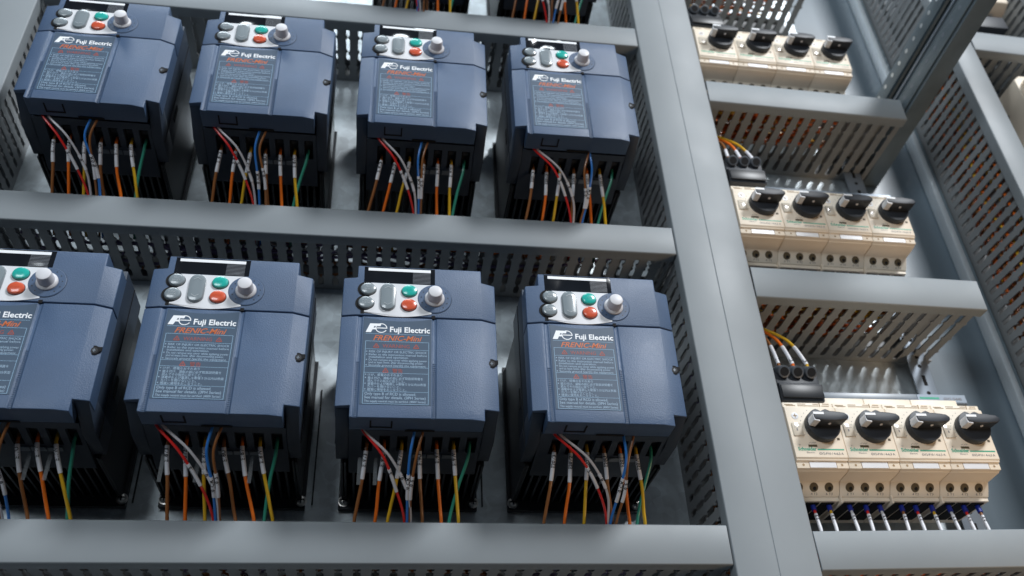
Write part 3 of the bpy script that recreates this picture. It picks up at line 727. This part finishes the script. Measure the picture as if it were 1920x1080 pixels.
# wires under the breakers
xs3 = [304, 316.8, 330.4, 347.8, 361.6, 373.6, 392.2, 404.4, 418.5, 433.6, 447, 459.4]
cols3 = ['orange', 'red', 'yellow', 'white', 'red', 'white', 'brown', 'red', 'yellow', 'white', 'red', 'brown']
NTH = ('first', 'second', 'third', 'fourth', 'fifth', 'sixth', 'seventh', 'eighth', 'ninth', 'tenth', 'eleventh', 'twelfth')
for k, x in enumerate(xs3):
    j = random.uniform(-1.5, 1.5)
    make_wire(cols3[k], [(x, -36, -62), (x, -37, -72), (x - 1 + j * .5, -40, -86), (x - 3 + j, -42, -100), (x - 7, -34, -118)], 1.15, 18, 48, '%s white-sleeved wire from the left under bottom breakers' % NTH[k], 'ferruled wires under the bottom breakers', '1.2.3', True)
for k, x in enumerate(xs3):
    make_wire(cols3[k], [(x, -36, 168), (x, -37, 158), (x - 1, -40, 146), (x - 3, -42, 130), (x - 7, -34, 118)], 1.4, 18, 40, '%s blue-ferruled wire from the left under the middle breaker row' % NTH[k], 'ferruled wires under the middle breakers', '', True)
for k, (c, x) in enumerate((('brown', 306.5), ('orange', 319), ('yellow', 331.5))):
    make_wire(c, [(x, -57, 36), (x, -56, 47), (x - 2 - 3 * k, -50, 72), (x - 8 - 8 * k, -38, 92), (x - 14 - 8 * k, -25, 104)], 1.4, 8, 30, '%s wire rising from the black block above the bottom breakers' % c, 'wires rising from the feed terminals', 'L%d' % (k + 1))
    make_wire(c, [(x, -57, 274), (x, -56, 284), (x - 4 + 4 * (1 - k), -50, 306), (x - 10 - 6 * k, -38, 328), (x - 14 - 6 * k, -25, 345)], 1.4, 7, 20, '%s wire rising from the black block above the middle breakers' % c, 'wires rising from the feed terminals', '')

# ================================================================== right side
def perforated(name, label, x0, x1, y0, y1, z0, z1):
    t = thing(name, label, 'mounting profile', (0, 0, 0))
    MB().box(x0, x1, y0, y1, z0, z1).build('profile', M['bracket'], t, bevel=0.4)
    MB().box(x1 - 1.5, x1, y1, PR + 7, z0 + 0.5, z1 - 0.5).build('flange', M['bracket'], t)
    h = MB(); z = z0 + 6; k = 0
    while z < z1 - 16:
        if k % 2: h.prism([(x0 + 9, z), (x0 + 12.6, z), (x0 + 12.6, z + 11), (x0 + 9, z + 11)], 'y', y0 - 0.15, y0 + 0.3); z += 18
        else: h.lathe(x0 + 10.6, z + 3, [(2.0, y0 + 0.3), (2.0, y0 - 0.15)], 12); z += 11
        k += 1
    h.build('slot_row', M['hole'], t)
perforated('mounting_profile', 'pale perforated vertical strip right of the breakers', 474, 494, 8, 9.6, -300, 560)
t = thing('edge_rail', 'bright zinc edge strip running beside the tall right duct', 'rail')
MB().box(583, 590, PR - 6, PR + 7.6, -420, 900).build('strip', M['bright'], t, bevel=1.0, seg=2)
MB().box(590.2, 596.4, PR - 2, PR + 7.6, -420, 900).build('inner_strip', M['frame'], t)

# frame strut coming forward out of the cabinet
t = thing('steel_strut', 'dark perforated steel strut crossing the upper right diagonally', 'strut', (505, 0, 340))
Y0, Y1 = PR + 7, -420
MB().box(2, 22, Y1, Y0, -2, 2).build('lower_plate', M['frame'], t, bevel=0.6)
MB().box(0, 3, Y1, Y0, 2.1, 22).build('lower_flange', M['frame'], t, bevel=0.4)
MB().box(-1.5, 0.8, Y1, Y0, 22.1, 25.5).build('bright_lip', M['bracket'], t, bevel=0.4)
MB().box(9, 12, Y1, Y0, 25, 44).build('recessed_web', M['frame'], t)
MB().box(0, 3, Y1, Y0, 40, 58).build('upper_flange', M['frame'], t, bevel=0.4)
MB().box(3.1, 22, Y1, Y0, 56, 59).build('upper_plate', M['frame'], t, bevel=0.4)
hl = MB()
for k in range(28):
    y = Y0 - 20 - k * 15.5
    for zc, mi in ((51, 0), (12, 1)):
        n8 = 10; hl.add([(-0.15, y + 2.5 * math.cos(2 * PI * i / n8), zc + 2.5 * math.sin(2 * PI * i / n8)) for i in range(n8)], [list(range(n8))], mi)
hl.build('pale_hole_discs', [M['bright'], M['bracket']], t)  # pale discs in place of holes, their brightness put into the colour
t.rotation_euler = (math.radians(-5.5), 0, math.radians(1.5))

# things beyond the tall duct
t = thing('contactor', 'cream contactor body standing on a black terminal block, top right corner', 'contactor', (650, 0, 520))
MB().prism([(-72, 38), (-72, 110), (PR + 7, 110), (PR + 7, 32), (-60, 32)], 'x', 8, 62).build('body', M['cream'], t, bevel=1.2)
MB().prism([(-66, -4), (-66, 16), (-54, 31), (PR + 7, 31), (PR + 7, -4)], 'x', 0, 50).build('terminal_block', M['feed'], t, bevel=0.8)
h = MB()
for x in (9, 25, 41):
    c0 = Vector((x, -60.2, 23.3)); e1 = Vector((0, 12, 15)).normalized()
    h.add([c0 + Vector((0, -0.3, 0.2)) + Vector((1, 0, 0)) * 4.2 * math.cos(i * PI / 8) + e1 * 4.2 * math.sin(i * PI / 8) for i in range(16)], [list(range(16))])
h.build('terminal_hole', M['hole'], t)
t = thing('relay', 'cream relay housing cut off by the right photo edge', 'relay', (668, 0, 330))
MB().prism([(0, -10), (0, 92), (8, 99), (60, 99), (60, -10)], 'y', -68, PR + 7).build('housing', M['cream'], t, bevel=1.5, seg=2)
MB().prism([(6, 4), (6, 86), (12, 92), (54, 92), (54, 4)], 'y', -82, -68.1).build('front_cover', M['cream'], t, bevel=1.2, seg=2)
o = MB().prism([(-20, 62), (-20, 101), (16, 101), (16, 99.2), (-2, 99.2), (-2, 62)], 'y', -22, -19).build('mounting_ear', M['bracket'], t, bevel=0.3)
MB().lathe(-11, 91, [(4.6, -21.9), (4.6, -22.2)], 18).build('ear_hole', M['hole'], o)
MB().box(-0.3, 0, -40, -34, 60, 64).box(-0.3, 0, -50, -44, 12, 18).build('side_hole', M['hole'], t)
MB().box(-22, 62, -18, PR + 7, -14, 98).build('dark_gap_block', M['black'], t)  # black block added to darken the gap between duct and relay
